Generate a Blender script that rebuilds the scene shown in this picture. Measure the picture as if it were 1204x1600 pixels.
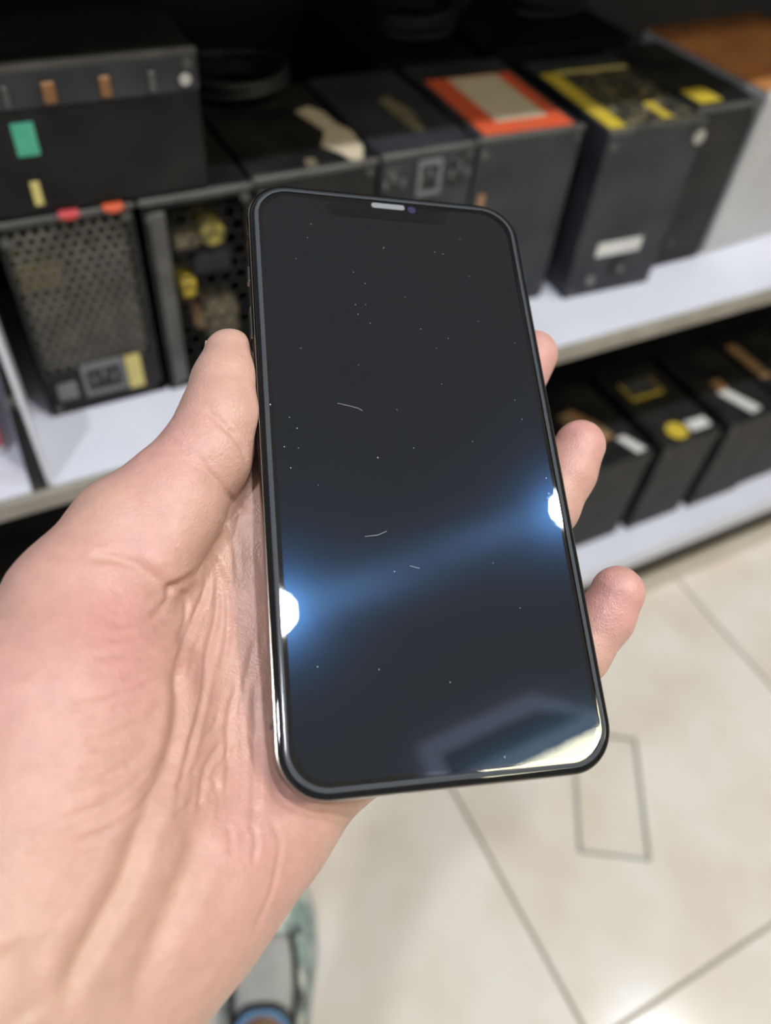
import bpy, bmesh, math, random
import numpy as np
from mathutils import Vector, Matrix
from mathutils.bvhtree import BVHTree

for o in list(bpy.data.objects):
    bpy.data.objects.remove(o, do_unlink=True)
SC = bpy.context.scene
COL = SC.collection
rnd = random.Random(7)

# ------------------------------------------------------------------ camera
HC = 0.985                      # height of the lens above the floor
FPX = 1225.0                    # focal length in pixels of the 1204x1600 frame
W, H = 1204, 1600
CX, CY = 602.0, 800.0
# rows: shelf direction (X), towards the shelf (Y), up (Z), in camera axes (right, down, forward)
_d = np.array([480 - CX, 1850 - CY, FPX]); _d /= np.linalg.norm(_d)
_h = np.array([3900 - CX, -340 - CY, FPX]); _h -= _d * (_h @ _d); _h /= np.linalg.norm(_h)
_n = -np.cross(_d, _h)
RC = np.array([_h, _n, -_d])
CAM = np.array([0.0, 0.0, HC])
cam_d = bpy.data.cameras.new('camera')
cam = bpy.data.objects.new('camera', cam_d); COL.objects.link(cam)
m3 = np.c_[RC @ np.array([1, 0, 0]), RC @ np.array([0, -1, 0]), RC @ np.array([0, 0, -1])]
mw = Matrix(m3.tolist()).to_4x4(); mw.translation = Vector(CAM)
cam.matrix_world = mw
cam_d.sensor_fit = 'VERTICAL'; cam_d.sensor_height = 32.0; cam_d.sensor_width = 24.0
cam_d.lens = FPX / H * 32.0
cam_d.clip_start = 0.01; cam_d.clip_end = 30
cam_d.dof.use_dof = True
cam_d.dof.focus_distance = 0.192
cam_d.dof.aperture_fstop = cam_d.lens / 3.4        # 3.4 mm entrance pupil
SC.camera = cam

# ------------------------------------------------------------------ world, exposure
wd = bpy.data.worlds.new('world'); SC.world = wd; wd.use_nodes = True
wd.node_tree.nodes['Background'].inputs[0].default_value = (0.75, 0.8, 0.9, 1)
wd.node_tree.nodes['Background'].inputs[1].default_value = 0.3
SC.view_settings.view_transform = 'Standard'
SC.view_settings.look = 'None'
SC.view_settings.gamma = 1.0
SC.view_settings.use_curve_mapping = False
SC.view_settings.exposure = 0.30

LAMP_RAD = 540.0                 # radiance of the ceiling downlights
COVE_RAD = 32.0                 # radiance of the warm light panel

def ray(u, v):
    return RC @ np.array([(u - CX) / FPX, (v - CY) / FPX, 1.0])
def onY(u, v, Y):
    r = ray(u, v); return CAM + r * (Y / r[1])
def onZ(u, v, Z):
    r = ray(u, v); return CAM + r * ((Z - HC) / r[2])

# ------------------------------------------------------------------ helpers
def link(o):
    COL.objects.link(o); return o
def tag(o, label, cat, group=None):
    o['label'] = label; o['category'] = cat
    if group: o['group'] = group
    return o
def empty(name, loc, label=None, cat=None, group=None, rz=0.0):
    o = bpy.data.objects.new(name, None); link(o)
    o.location = loc; o.rotation_euler = (0, 0, rz); o.empty_display_size = 0.02
    if label: tag(o, label, cat, group)
    return o
def mesh_obj(name, verts, faces, mat, parent=None, smooth=False, loc=None):
    me = bpy.data.meshes.new(name); me.from_pydata([tuple(map(float, v)) for v in verts], [], faces); me.update()
    o = bpy.data.objects.new(name, me); link(o)
    if mat: me.materials.append(mat)
    if smooth: me.shade_smooth()
    if parent: o.parent = parent
    if loc is not None: o.location = loc
    return o
def bm_obj(name, bm, mat, parent=None, smooth=False, loc=None):
    bmesh.ops.recalc_face_normals(bm, faces=bm.faces)
    me = bpy.data.meshes.new(name); bm.to_mesh(me); bm.free()
    o = bpy.data.objects.new(name, me); link(o)
    if mat: me.materials.append(mat)
    if smooth: me.shade_smooth()
    if parent: o.parent = parent
    if loc is not None: o.location = loc
    return o
def bm_box(bm, lo, hi, bev=0.0, seg=2):
    lo = Vector(lo); hi = Vector(hi)
    r = bmesh.ops.create_cube(bm, size=1.0)
    vs = r['verts']
    for v in vs:
        v.co = Vector([lo[i] + (v.co[i] + 0.5) * (hi[i] - lo[i]) for i in range(3)])
    if bev > 0:
        es = list({e for v in vs for e in v.link_edges})
        bmesh.ops.bevel(bm, geom=es, offset=bev, segments=seg, profile=0.5, affect='EDGES')
def box(name, lo, hi, mat, parent=None, bev=0.0, seg=2):
    bm = bmesh.new(); bm_box(bm, lo, hi, bev, seg)
    return bm_obj(name, bm, mat, parent)
def bm_cyl(bm, p0, p1, r0, r1=None, n=16, caps=True):
    p0 = Vector(p0); p1 = Vector(p1); r1 = r0 if r1 is None else r1
    q = (p1 - p0).to_track_quat('Z', 'Y')
    a = [bm.verts.new(p0 + q @ Vector((r0 * math.cos(2 * math.pi * i / n), r0 * math.sin(2 * math.pi * i / n), 0))) for i in range(n)]
    b = [bm.verts.new(p1 + q @ Vector((r1 * math.cos(2 * math.pi * i / n), r1 * math.sin(2 * math.pi * i / n), 0))) for i in range(n)]
    for i in range(n):
        j = (i + 1) % n; bm.faces.new((a[i], a[j], b[j], b[i]))
    if caps:
        bm.faces.new(a[::-1]); bm.faces.new(b)
def cyl(name, p0, p1, r0, mat, parent=None, r1=None, n=20, smooth=False):
    bm = bmesh.new(); bm_cyl(bm, p0, p1, r0, r1, n)
    return bm_obj(name, bm, mat, parent, smooth)
def bm_tube(bm, pts, rad, n=8, closed=False):
    pts = [Vector(p) for p in pts]; m = len(pts)
    rads = rad if isinstance(rad, (list, tuple)) else [rad] * m
    rings = []
    up = Vector((0, 0, 1)); prev = None
    for i, p in enumerate(pts):
        if closed: t = pts[(i + 1) % m] - pts[i - 1]
        else: t = pts[min(i + 1, m - 1)] - pts[max(i - 1, 0)]
        t.normalize()
        if prev is None:
            s = t.cross(up)
            if s.length < 1e-4: s = t.cross(Vector((1, 0, 0)))
        else:
            s = prev - t * prev.dot(t)
        s.normalize(); prev = s; b = t.cross(s)
        rings.append([bm.verts.new(p + (s * math.cos(2 * math.pi * k / n) + b * math.sin(2 * math.pi * k / n)) * rads[i]) for k in range(n)])
    for i in range(m if closed else m - 1):
        A = rings[i]; B = rings[(i + 1) % m]
        for k in range(n):
            l = (k + 1) % n; bm.faces.new((A[k], A[l], B[l], B[k]))
    if not closed:
        bm.faces.new(rings[0][::-1]); bm.faces.new(rings[-1])
def tube(name, pts, rad, mat, parent=None, n=8, closed=False):
    bm = bmesh.new(); bm_tube(bm, pts, rad, n, closed)
    return bm_obj(name, bm, mat, parent, True)
def smooth_pts(pts, k=8):
    P = [Vector(p) for p in pts]; out = []
    for i in range(len(P) - 1):
        p0 = P[max(i - 1, 0)]; p1 = P[i]; p2 = P[i + 1]; p3 = P[min(i + 2, len(P) - 1)]
        for j in range(k):
            t = j / k
            out.append(0.5 * ((2 * p1) + (p2 - p0) * t + (2 * p0 - 5 * p1 + 4 * p2 - p3) * t * t + (3 * p1 - p0 - 3 * p2 + p3) * t ** 3))
    out.append(P[-1]); return out

# ------------------------------------------------------------------ materials
def mat(name, c, rough=0.5, metal=0.0, c2=None, scale=40.0, detail=4.0, lo=0.35, hi=0.65, bump=0.0, bscale=200.0, spec=0.5, emit=None, estr=0.0, coat=0.0, alpha=1.0):
    m = bpy.data.materials.new(name); m.use_nodes = True
    nt = m.node_tree; b = nt.nodes['Principled BSDF']
    b.inputs['Base Color'].default_value = (*c, 1)
    b.inputs['Roughness'].default_value = rough
    b.inputs['Metallic'].default_value = metal
    b.inputs['Specular IOR Level'].default_value = spec
    b.inputs['Coat Weight'].default_value = coat
    b.inputs['Alpha'].default_value = alpha
    if emit:
        b.inputs['Emission Color'].default_value = (*emit, 1); b.inputs['Emission Strength'].default_value = estr
    tc = nt.nodes.new('ShaderNodeTexCoord')
    if c2:
        n = nt.nodes.new('ShaderNodeTexNoise'); n.inputs['Scale'].default_value = scale; n.inputs['Detail'].default_value = detail
        r = nt.nodes.new('ShaderNodeValToRGB')
        r.color_ramp.elements[0].position = lo; r.color_ramp.elements[0].color = (*c, 1)
        r.color_ramp.elements[1].position = hi; r.color_ramp.elements[1].color = (*c2, 1)
        nt.links.new(tc.outputs['Object'], n.inputs['Vector']); nt.links.new(n.outputs['Fac'], r.inputs['Fac'])
        nt.links.new(r.outputs['Color'], b.inputs['Base Color'])
    if bump > 0:
        n2 = nt.nodes.new('ShaderNodeTexNoise'); n2.inputs['Scale'].default_value = bscale; n2.inputs['Detail'].default_value = 3
        bp = nt.nodes.new('ShaderNodeBump'); bp.inputs['Strength'].default_value = bump; bp.inputs['Distance'].default_value = 0.001
        nt.links.new(tc.outputs['Object'], n2.inputs['Vector']); nt.links.new(n2.outputs['Fac'], bp.inputs['Height'])
        nt.links.new(bp.outputs['Normal'], b.inputs['Normal'])
    return m
def emat(name, c, s):
    m = bpy.data.materials.new(name); m.use_nodes = True; nt = m.node_tree; nt.nodes.clear()
    o = nt.nodes.new('ShaderNodeOutputMaterial'); e = nt.nodes.new('ShaderNodeEmission')
    e.inputs[0].default_value = (*c, 1); e.inputs[1].default_value = s
    nt.links.new(e.outputs[0], o.inputs[0]); return m

M = {}
M['tile'] = mat('cream_tile', (0.71, 0.63, 0.54), 0.16, c2=(0.79, 0.74, 0.69), scale=7, detail=6, lo=0.38, hi=0.6)
M['grout'] = mat('grout', (0.36, 0.32, 0.25), 0.8)
M['wall'] = mat('painted_wall', (0.72, 0.71, 0.68), 0.7, c2=(0.66, 0.65, 0.62), scale=3)
M['ceil'] = mat('ceiling_paint', (0.84, 0.84, 0.84), 0.8, c2=(0.80, 0.80, 0.80), scale=3)
M['panel_rim'] = mat('ceiling_panel_rim', (0.72, 0.76, 0.86), 0.5, emit=(0.6, 0.72, 1.0), estr=1.5)
M['panel_in'] = mat('ceiling_panel_inner', (0.40, 0.42, 0.48), 0.6)
M['darkback'] = mat('dark_shelf_back', (0.012, 0.010, 0.009), 0.6, c2=(0.03, 0.022, 0.018), scale=6)
M['shelf_white'] = mat('white_shelf_liner', (0.70, 0.71, 0.80), 0.35, c2=(0.65, 0.66, 0.74), scale=12)
M['shelf_trim'] = mat('shelf_trim', (0.33, 0.30, 0.26), 0.45, c2=(0.24, 0.22, 0.19), scale=30)
M['shelf_dark'] = mat('shelf_dark_board', (0.03, 0.027, 0.025), 0.5, c2=(0.05, 0.045, 0.04), scale=20)
M['skirt'] = mat('skirting_tile', (0.60, 0.54, 0.45), 0.3, c2=(0.66, 0.61, 0.53), scale=9)
M['psu'] = mat('dusty_black_metal', (0.008, 0.008, 0.009), 0.48, c2=(0.024, 0.022, 0.020), scale=28, detail=6, bump=0.15, spec=0.25)
M['psu_grey'] = mat('dusty_grey_metal', (0.020, 0.022, 0.027), 0.45, c2=(0.042, 0.044, 0.050), scale=22, detail=6, bump=0.15, spec=0.3)
M['psu_dark'] = mat('matt_black_metal', (0.006, 0.006, 0.0065), 0.5, c2=(0.014, 0.0135, 0.013), scale=30, detail=5, spec=0.2)
M['rim'] = mat('worn_metal_rim', (0.10, 0.096, 0.09), 0.4, c2=(0.05, 0.047, 0.043), scale=35)
M['mesh_brown'] = mat('dusty_mesh', (0.13, 0.12, 0.10), 0.5, c2=(0.08, 0.073, 0.06), scale=60)
M['black'] = mat('black_plastic', (0.008, 0.008, 0.009), 0.4)
M['rubber'] = mat('black_cable', (0.012, 0.012, 0.013), 0.5)
M['grey_plastic'] = mat('grey_plastic', (0.16, 0.16, 0.165), 0.45)
M['yellow'] = mat('yellow_print', (0.62, 0.46, 0.04), 0.5, c2=(0.55, 0.40, 0.05), scale=50)
M['paleyellow'] = mat('pale_yellow_sticker', (0.62, 0.52, 0.18), 0.55, c2=(0.55, 0.46, 0.18), scale=50)
M['orange'] = mat('orange_red_print', (0.72, 0.10, 0.035), 0.5, c2=(0.66, 0.12, 0.05), scale=60)
M['cream'] = mat('cream_paper', (0.66, 0.55, 0.40), 0.6, c2=(0.58, 0.49, 0.36), scale=50)
M['white_label'] = mat('white_label', (0.70, 0.69, 0.67), 0.55, c2=(0.60, 0.59, 0.57), scale=60)
M['green'] = mat('green_sticker', (0.05, 0.34, 0.22), 0.5, c2=(0.09, 0.40, 0.27), scale=90)
M['copper'] = mat('copper_tab', (0.28, 0.13, 0.045), 0.4, 0.3, c2=(0.18, 0.09, 0.04), scale=60)
M['red'] = mat('red_plastic', (0.55, 0.05, 0.03), 0.45)
M['redbox'] = mat('red_card', (0.62, 0.07, 0.08), 0.5, c2=(0.55, 0.08, 0.09), scale=20)
M['brownlab'] = mat('brown_orange_print', (0.42, 0.20, 0.07), 0.55, c2=(0.24, 0.17, 0.10), scale=70)
M['blacklab'] = mat('dark_printed_label', (0.03, 0.028, 0.022), 0.5, c2=(0.22, 0.19, 0.10), scale=110, detail=2, lo=0.5, hi=0.68)
M['card'] = mat('grey_white_card', (0.50, 0.49, 0.49), 0.6, c2=(0.42, 0.41, 0.41), scale=12)
M['orange_card'] = mat('orange_brown_card', (0.52, 0.22, 0.07), 0.55, c2=(0.40, 0.14, 0.05), scale=35)
M['pcb'] = mat('brown_circuit_board', (0.018, 0.013, 0.009), 0.6, c2=(0.05, 0.036, 0.022), scale=80)
M['coil'] = mat('yellow_coil_tape', (0.42, 0.34, 0.06), 0.5, c2=(0.32, 0.27, 0.08), scale=120)
M['khaki'] = mat('khaki_resin', (0.20, 0.17, 0.10), 0.6, c2=(0.12, 0.10, 0.07), scale=70)
M['steel'] = mat('screw_steel', (0.55, 0.55, 0.56), 0.3, 1.0)

# ------------------------------------------------------------------ setting
ZF = 0.0; ZC = 2.70
T = 0.5; GX = 0.316; GY = -0.031; G = 0.0035
fl = box('floor', (-2.6, -3.2, -0.06), (3.6, 0.9, -0.006), M['grout']); fl['kind'] = 'structure'
bm = bmesh.new(); bm_box(bm, (-T / 2 + G / 2, -T / 2 + G / 2, -0.012), (T / 2 - G / 2, T / 2 - G / 2, 0.0), 0.0012, 1)
t0 = bm_obj('tile', bm, M['tile'], fl)
tiles_x = range(-5, 7); tiles_y = range(-6, 1)
first = True
for i in tiles_x:
    for j in tiles_y:
        cx = GX + (i + 0.5) * T; cy = GY + (j + 0.5) * T
        if cx - T / 2 < -2.6 or cx + T / 2 > 3.6 or cy - T / 2 < -3.2: continue
        o = t0 if first else t0.copy()
        if not first: COL.objects.link(o); o.parent = fl
        first = False
        o.location = (cx, cy, 0)
def struct(o):
    o['kind'] = 'structure'; return o
struct(box('wall_back', (-2.6, 0.9, -0.06), (3.6, 1.0, ZC), M['wall']))
struct(box('wall_front', (-2.6, -3.3, -0.06), (3.6, -3.2, ZC), M['wall']))
struct(box('wall_left', (-2.7, -3.3, -0.06), (-2.6, 1.0, ZC), M['wall']))
struct(box('wall_right', (3.6, -3.3, -0.06), (3.7, 1.0, ZC), M['wall']))
# unseen window assumed in the left wall, for the cool light from that side
wn = empty('window_1', (-2.6, -1.2, 1.45)); wn['kind'] = 'structure'
M['daylight'] = emat('window_daylight', (0.74, 0.86, 1.0), 1.6)
M['wframe'] = mat('window_frame', (0.55, 0.56, 0.58), 0.4)
for y in (-1.05, -0.35, 0.35):
    bm = bmesh.new(); bm.faces.new([bm.verts.new(p) for p in ((0.012, y + 0.02, -0.7), (0.012, y + 0.68, -0.7), (0.012, y + 0.68, 0.7), (0.012, y + 0.02, 0.7))])
    me = bpy.data.meshes.new('pane'); bm.to_mesh(me); bm.free(); o = bpy.data.objects.new('pane', me); link(o); me.materials.append(M['daylight']); o.parent = wn
for lo, hi in (((0, -1.08, -0.75), (0.03, 1.08, -0.7)), ((0, -1.08, 0.7), (0.03, 1.08, 0.75)), ((0, -1.08, -0.7), (0.03, -1.03, 0.7)), ((0, 1.03, -0.7), (0.03, 1.08, 0.7)), ((0, -0.37, -0.7), (0.03, -0.33, 0.7)), ((0, 0.33, -0.7), (0.03, 0.37, 0.7))):
    box('window_frame', lo, hi, M['wframe'], wn)
ceil = struct(box('ceiling', (-2.7, -3.3, ZC), (3.7, 1.0, ZC + 0.1), M['ceil']))

# phone pose (front glass plane), fitted to the phone's own size 76.6 x 156.7 mm
def rod(w):
    th = np.linalg.norm(w) + 1e-12; k = w / th
    K = np.array([[0, -k[2], k[1]], [k[2], 0, -k[0]], [-k[1], k[0], 0]])
    return np.eye(3) + math.sin(th) * K + (1 - math.cos(th)) * K @ K
_R0 = np.array([[0.9645, -0.0987, 0.2448], [-0.0114, -0.9422, -0.335], [0.2637, 0.3203, -0.9099]])
_P = np.array([[-38.3, 78.35, 0], [38.3, 78.35, 0], [38.3, -78.35, 0], [-38.3, -78.35, 0]]) / 1000
_I = np.array([[387, 283.5], [799, 324], [966.5, 1203.5], [437, 1258.5]])
def _res(p):
    Q = (rod(p[:3]) @ _R0 @ _P.T).T + p[3:]
    return (np.array([CX, CY]) + FPX * Q[:, :2] / Q[:, 2:] - _I).ravel()
_p = np.array([0, 0, 0, .008, -.014, .19])
for _ in range(30):
    r0 = _res(_p); J = np.array([(_res(_p + 1e-6 * e) - r0) / 1e-6 for e in np.eye(6)]).T
    _p = _p - np.linalg.lstsq(J, r0, rcond=None)[0]
PR = RC @ (rod(_p[:3]) @ _R0)          # phone axes in the world
U_, _, V_ = np.linalg.svd(PR); PR = U_ @ V_
PT = CAM + RC @ _p[3:]                 # centre of the front glass
def toworld(q):                        # phone-local millimetres -> world metres
    return PT + (np.atleast_2d(q) / 1000.0) @ PR.T
def L(u, v, z):                        # point of the sight line through (u, v) at height z mm over the glass
    o = (CAM - PT) @ PR * 1000.0; d = ray(u, v) @ PR
    return o + d * ((z - o[2]) / d[2])
def mirror_ceiling(u, v, z=ZC):        # where the ceiling stands that the glass shows at (u, v)
    n = PR[:, 2]; r = ray(u, v); r /= np.linalg.norm(r)
    hit = CAM + r * (((PT - CAM) @ n) / (r @ n)); m = r - 2 * (r @ n) * n
    return hit + m * ((z - hit[2]) / m[2])

# ceiling downlights: the two the glass shows, and the rest of their grid
a = mirror_ceiling(430, 958); b = mirror_ceiling(884, 792)
M['lamp'] = emat('downlight_led', (0.90, 0.94, 1.0), LAMP_RAD)
M['lamp_trim'] = mat('lamp_trim', (0.8, 0.8, 0.8), 0.3)
def downlight(x, y, label):
    e = empty('ceiling_downlight', (x, y, ZC), label, 'lamp', 'round ceiling downlights')
    bm = bmesh.new(); n = 40
    ra, rb = 0.050, 0.068
    vs = []
    for r_, z in ((ra, -0.004), (rb - 0.004, -0.010), (rb, -0.006), (rb, 0.0)):
        vs.append([bm.verts.new((r_ * math.cos(2 * math.pi * i / n), r_ * math.sin(2 * math.pi * i / n), z)) for i in range(n)])
    for A, B in zip(vs, vs[1:]):
        for i in range(n): bm.faces.new((A[i], A[(i + 1) % n], B[(i + 1) % n], B[i]))
    bm_obj('trim_ring', bm, M['lamp_trim'], e, True)
    bm = bmesh.new(); vsd = [bm.verts.new((ra * math.cos(2 * math.pi * i / n), ra * math.sin(2 * math.pi * i / n), -0.004)) for i in range(n)]
    f = bm.faces.new(vsd[::-1])
    me = bpy.data.meshes.new('diffuser'); bm.to_mesh(me); bm.free()
    o = bpy.data.objects.new('diffuser', me); link(o); me.materials.append(M['lamp']); o.parent = e
dx = b[0] - a[0]
spots = [(a[0], a[1], 'round white downlight mirrored at the left edge of the phone glass'),
         (b[0], b[1], 'round white downlight mirrored at the right edge of the phone glass'),
         (a[0] - dx, a[1], 'round white ceiling downlight to the left of the mirrored pair')]
for s in spots: downlight(*s)

# warm light panel and framed ceiling panel, both seen mirrored near the phone's lower right corner
c0 = mirror_ceiling(800, 1198); c1 = mirror_ceiling(945, 1128)
yc = 0.5 * (c0[1] + c1[1])
M['cove'] = emat('warm_led', (1.0, 0.93, 0.64), COVE_RAD)
cv = empty('ceiling_light_panel', (1.22, yc - 0.13, ZC), 'warm yellow light strip mirrored in the lower right corner of the phone', 'lamp')
box('light_housing', (-0.42, -0.14, -0.016), (0.42, 0.13, 0.0), M['lamp_trim'], cv)
bm = bmesh.new(); v4 = [bm.verts.new(p) for p in ((-0.40, -0.12, -0.018), (-0.40, 0.125, -0.018), (0.40, 0.125, -0.018), (0.40, -0.12, -0.018))]
bm.faces.new(v4); me = bpy.data.meshes.new('diffuser'); bm.to_mesh(me); bm.free()
o = bpy.data.objects.new('diffuser', me); link(o); me.materials.append(M['cove']); o.parent = cv
q0 = mirror_ceiling(650, 1168); q1 = mirror_ceiling(832, 1082)
cp = empty('ceiling_frame_light', (0, 0, ZC), 'ceiling light tray with a softly lit frame, mirrored low in the phone glass', 'lamp')
q2 = mirror_ceiling(952, 1128)
outer = [(q0[0], q1[1]), (q1[0], q1[1]), (q2[0], yc + 0.015), (q0[0] + 0.02, yc + 0.015)]     # a tray with one slanted side
cxy = (sum(p[0] for p in outer) / 4, sum(p[1] for p in outer) / 4)
inner = [(cxy[0] + (x - cxy[0]) * 0.80, cxy[1] + (y - cxy[1]) * 0.52) for x, y in outer]
for k in range(4):
    l = (k + 1) % 4; bm = bmesh.new()
    f = bm.faces.new([bm.verts.new((p[0], p[1], -0.03)) for p in (outer[k], outer[l], inner[l], inner[k])])
    r_ = bmesh.ops.extrude_face_region(bm, geom=[f])
    for v in [g for g in r_['geom'] if isinstance(g, bmesh.types.BMVert)]: v.co.z = 0.0
    bm_obj('frame_bar', bm, M['panel_rim'], cp)
bm = bmesh.new(); f = bm.faces.new([bm.verts.new((x, y, -0.012)) for x, y in inner]); r_ = bmesh.ops.extrude_face_region(bm, geom=[f])
for v in [g for g in r_['geom'] if isinstance(g, bmesh.types.BMVert)]: v.co.z = 0.0
bm_obj('inner_board', bm, M['panel_in'], cp)

# ------------------------------------------------------------------ shelf unit
ZD = HC - 0.412                 # upper deck
YE = 0.412                      # its front edge
ZL = HC - 0.772                 # lower deck
YL = 0.378
SX0, SX1 = -1.6, 2.4
sh = empty('shelf_unit', (0, YE, 0), 'long dark shelf unit with pale lined decks against the wall', 'shelf')
def shp(name, lo, hi, m, bev=0.0):
    return box(name, (lo[0], lo[1] - YE, lo[2]), (hi[0], hi[1] - YE, hi[2]), m, sh, bev)
shp('upper_deck_board', (SX0, YE + 0.002, ZD - 0.020), (SX1, 0.86, ZD - 0.0015), M['shelf_dark'])
shp('upper_edge_trim', (SX0, YE - 0.004, ZD - 0.016), (SX1, YE + 0.002, ZD - 0.001), M['shelf_trim'], 0.0015)
shp('lower_deck_board', (SX0, YL + 0.002, ZL - 0.026), (SX1, 0.86, ZL - 0.0015), M['shelf_dark'])
shp('deck_liner', (SX0, YL + 0.002, ZL - 0.0015), (SX1, 0.47, ZL), M['shelf_white'])
shp('lower_edge_trim', (SX0, YL - 0.002, ZL - 0.028), (SX1, YL + 0.002, ZL + 0.0005), M['shelf_white'], 0.001)
shp('back_board', (SX0, 0.86, 0.0), (SX1, 0.88, 1.9), M['darkback'])
shp('top_deck_board', (SX0, YE, 0.965), (SX1, 0.86, 0.985), M['shelf_dark'])
shp('skirting_board', (SX0, 0.412, 0.0), (SX1, 0.420, 0.056), M['skirt'], 0.002)
shp('recess_board', (SX0, 0.4215, 0.0), (SX1, 0.445, ZL - 0.027), M['shelf_dark'])
for x in (SX0, SX1 - 0.03):
    shp('upright', (x, YE + 0.004, 0.0), (x + 0.03, 0.86, 1.9), M['shelf_dark'])
# pale liners of the upper deck: two trays with an upturned side, dark gap between them
def liner(x0, x1, up_left, up_right):
    bm = bmesh.new()
    bm_box(bm, (x0, 0.001, ZD - 0.0015), (x1, 0.44, ZD + 0.0012), 0.0004, 1)
    if up_left: bm_box(bm, (x0, 0.001, ZD - 0.0015), (x0 + 0.0035, 0.44, ZD + 0.135), 0.0006, 1)
    if up_right: bm_box(bm, (x1 - 0.0035, 0.001, ZD - 0.0015), (x1, 0.44, ZD + 0.012), 0.0006, 1)
    bm_obj('deck_liner', bm, M['shelf_white'], sh)
liner(-0.0155, SX1 - 0.03, True, False)
liner(SX0 + 0.03, -0.0265, False, False)
# rail seen in the gap
shp('gap_rail', (-0.0262, 0.60, ZD + 0.0), (-0.0158, 0.62, ZD + 0.012), M['shelf_trim'])
shp('gap_rail', (-0.0262, 0.50, ZD + 0.0), (-0.0158, 0.508, ZD + 0.006), M['shelf_trim'])

# ------------------------------------------------------------------ power supply cases
def hexgrid(x0, x1, z0, z1, cell, wall, depth):
    bm = bmesh.new()
    dxh = cell; dzh = cell * 0.866; row = 0; z = z0
    R1 = cell / math.sqrt(3); 
    while z < z1:
        x = x0 + (cell / 2 if row % 2 else 0)
        while x < x1:
            vo = []; vi = []
            for k in range(6):
                an = math.pi / 6 + k * math.pi / 3
                vo.append(bm.verts.new((x + R1 * math.cos(an), 0, z + R1 * math.sin(an))))
                vi.append(bm.verts.new((x + (R1 - wall) * math.cos(an), 0.0, z + (R1 - wall) * math.sin(an))))
            vb = [bm.verts.new((v.co.x, depth, v.co.z)) for v in vi]
            for k in range(6):
                l = (k + 1) % 6
                bm.faces.new((vo[k], vo[l], vi[l], vi[k])); bm.faces.new((vi[k], vi[l], vb[l], vb[k]))
            x += dxh
        z += dzh; row += 1
    return bm
def socket(parent, x, z, y=0.0, w=0.027, h=0.022, frame=True):
    if frame:
        bm = bmesh.new()
        for lo, hi in (((x - w / 2 - .003, y - .003, z - h / 2 - .003), (x + w / 2 + .003, y + .001, z - h / 2)),
                       ((x - w / 2 - .003, y - .003, z + h / 2), (x + w / 2 + .003, y + .001, z + h / 2 + .003)),
                       ((x - w / 2 - .003, y - .003, z - h / 2), (x - w / 2, y + .001, z + h / 2)),
                       ((x + w / 2, y - .003, z - h / 2), (x + w / 2 + .003, y + .001, z + h / 2))):
            bm_box(bm, lo, hi)
        s = bm_obj('mains_socket', bm, M['grey_plastic'], parent)
    else:
        s = None
    w2 = box('socket_well', (x - w / 2, y - 0.0012, z - h / 2), (x + w / 2, y + 0.0, z + h / 2), M['black'], s or parent, 0.0005, 1)
    bm = bmesh.new()
    for dx_ in (-0.007, 0, 0.007):
        bm_box(bm, (x + dx_ - .001, y - .0026, z - .003 + (0.004 if dx_ == 0 else 0)), (x + dx_ + .001, y - .001, z + .003 + (0.004 if dx_ == 0 else 0)))
    bm_obj('pins', bm, M['grey_plastic'], s or parent)
def torn_patch(parent, name, outline, z, m, th=0.0006):
    bm = bmesh.new(); vs = [bm.verts.new((x, y, z)) for x, y in outline]
    f = bm.faces.new(vs); r = bmesh.ops.extrude_face_region(bm, geom=[f])
    for v in [g for g in r['geom'] if isinstance(g, bmesh.types.BMVert)]: v.co.z += th
    return bm_obj(name, bm, m, parent)
def psu(x0, x1, y, z, h, d, label, m='psu', rz=0.0, screws=True, rim=True, front=None):
    """a power supply standing on its narrow side; local origin: middle of the front face, at its foot; the front faces -Y"""
    w = x1 - x0
    e = empty('power_supply', ((x0 + x1) / 2, y, z), label, 'power supply', 'old power supplies on the shelves', rz)
    if front == 'open':
        bm = bmesh.new(); t = 0.0016
        bm_box(bm, (-w / 2, 0, 0), (-w / 2 + t, d, h)); bm_box(bm, (w / 2 - t, 0, 0), (w / 2, d, h))
        bm_box(bm, (-w / 2, 0, 0), (w / 2, d, t)); bm_box(bm, (-w / 2, 0, h - t), (w / 2, d, h)); bm_box(bm, (-w / 2, d - t, 0), (w / 2, d, h))
        f_ = 0.006
        bm_box(bm, (-w / 2, 0, 0), (-w / 2 + f_, t, h)); bm_box(bm, (w / 2 - f_, 0, 0), (w / 2, t, h))
        bm_box(bm, (-w / 2, 0, 0), (w / 2, t, 0.008)); bm_box(bm, (-w / 2, 0, h - 0.006), (w / 2, t, h))
        bm_obj('case', bm, M[m], e)
    else:
        box('case', (-w / 2, 0, 0), (w / 2, d, h), M[m], e, 0.0016, 2)
    if rim:
        bm = bmesh.new()
        bm_box(bm, (-w / 2 - .0003, -.0008, h - .0035), (w / 2 + .0003, .004, h + .0006), 0.0006, 1)
        bm_obj('top_lip', bm, M['rim'], e)
    if screws:
        for sx, sz in ((-w / 2 + .006, .006), (w / 2 - .006, h - .007), (-w / 2 + .006, h - .012)):
            cyl('screw', (sx, -0.0018, sz), (sx, 0.0005, sz), 0.0032, M['rim'], e, n=12)
    return e
Zt = ZD + 0.0014
HP = 0.152

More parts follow.
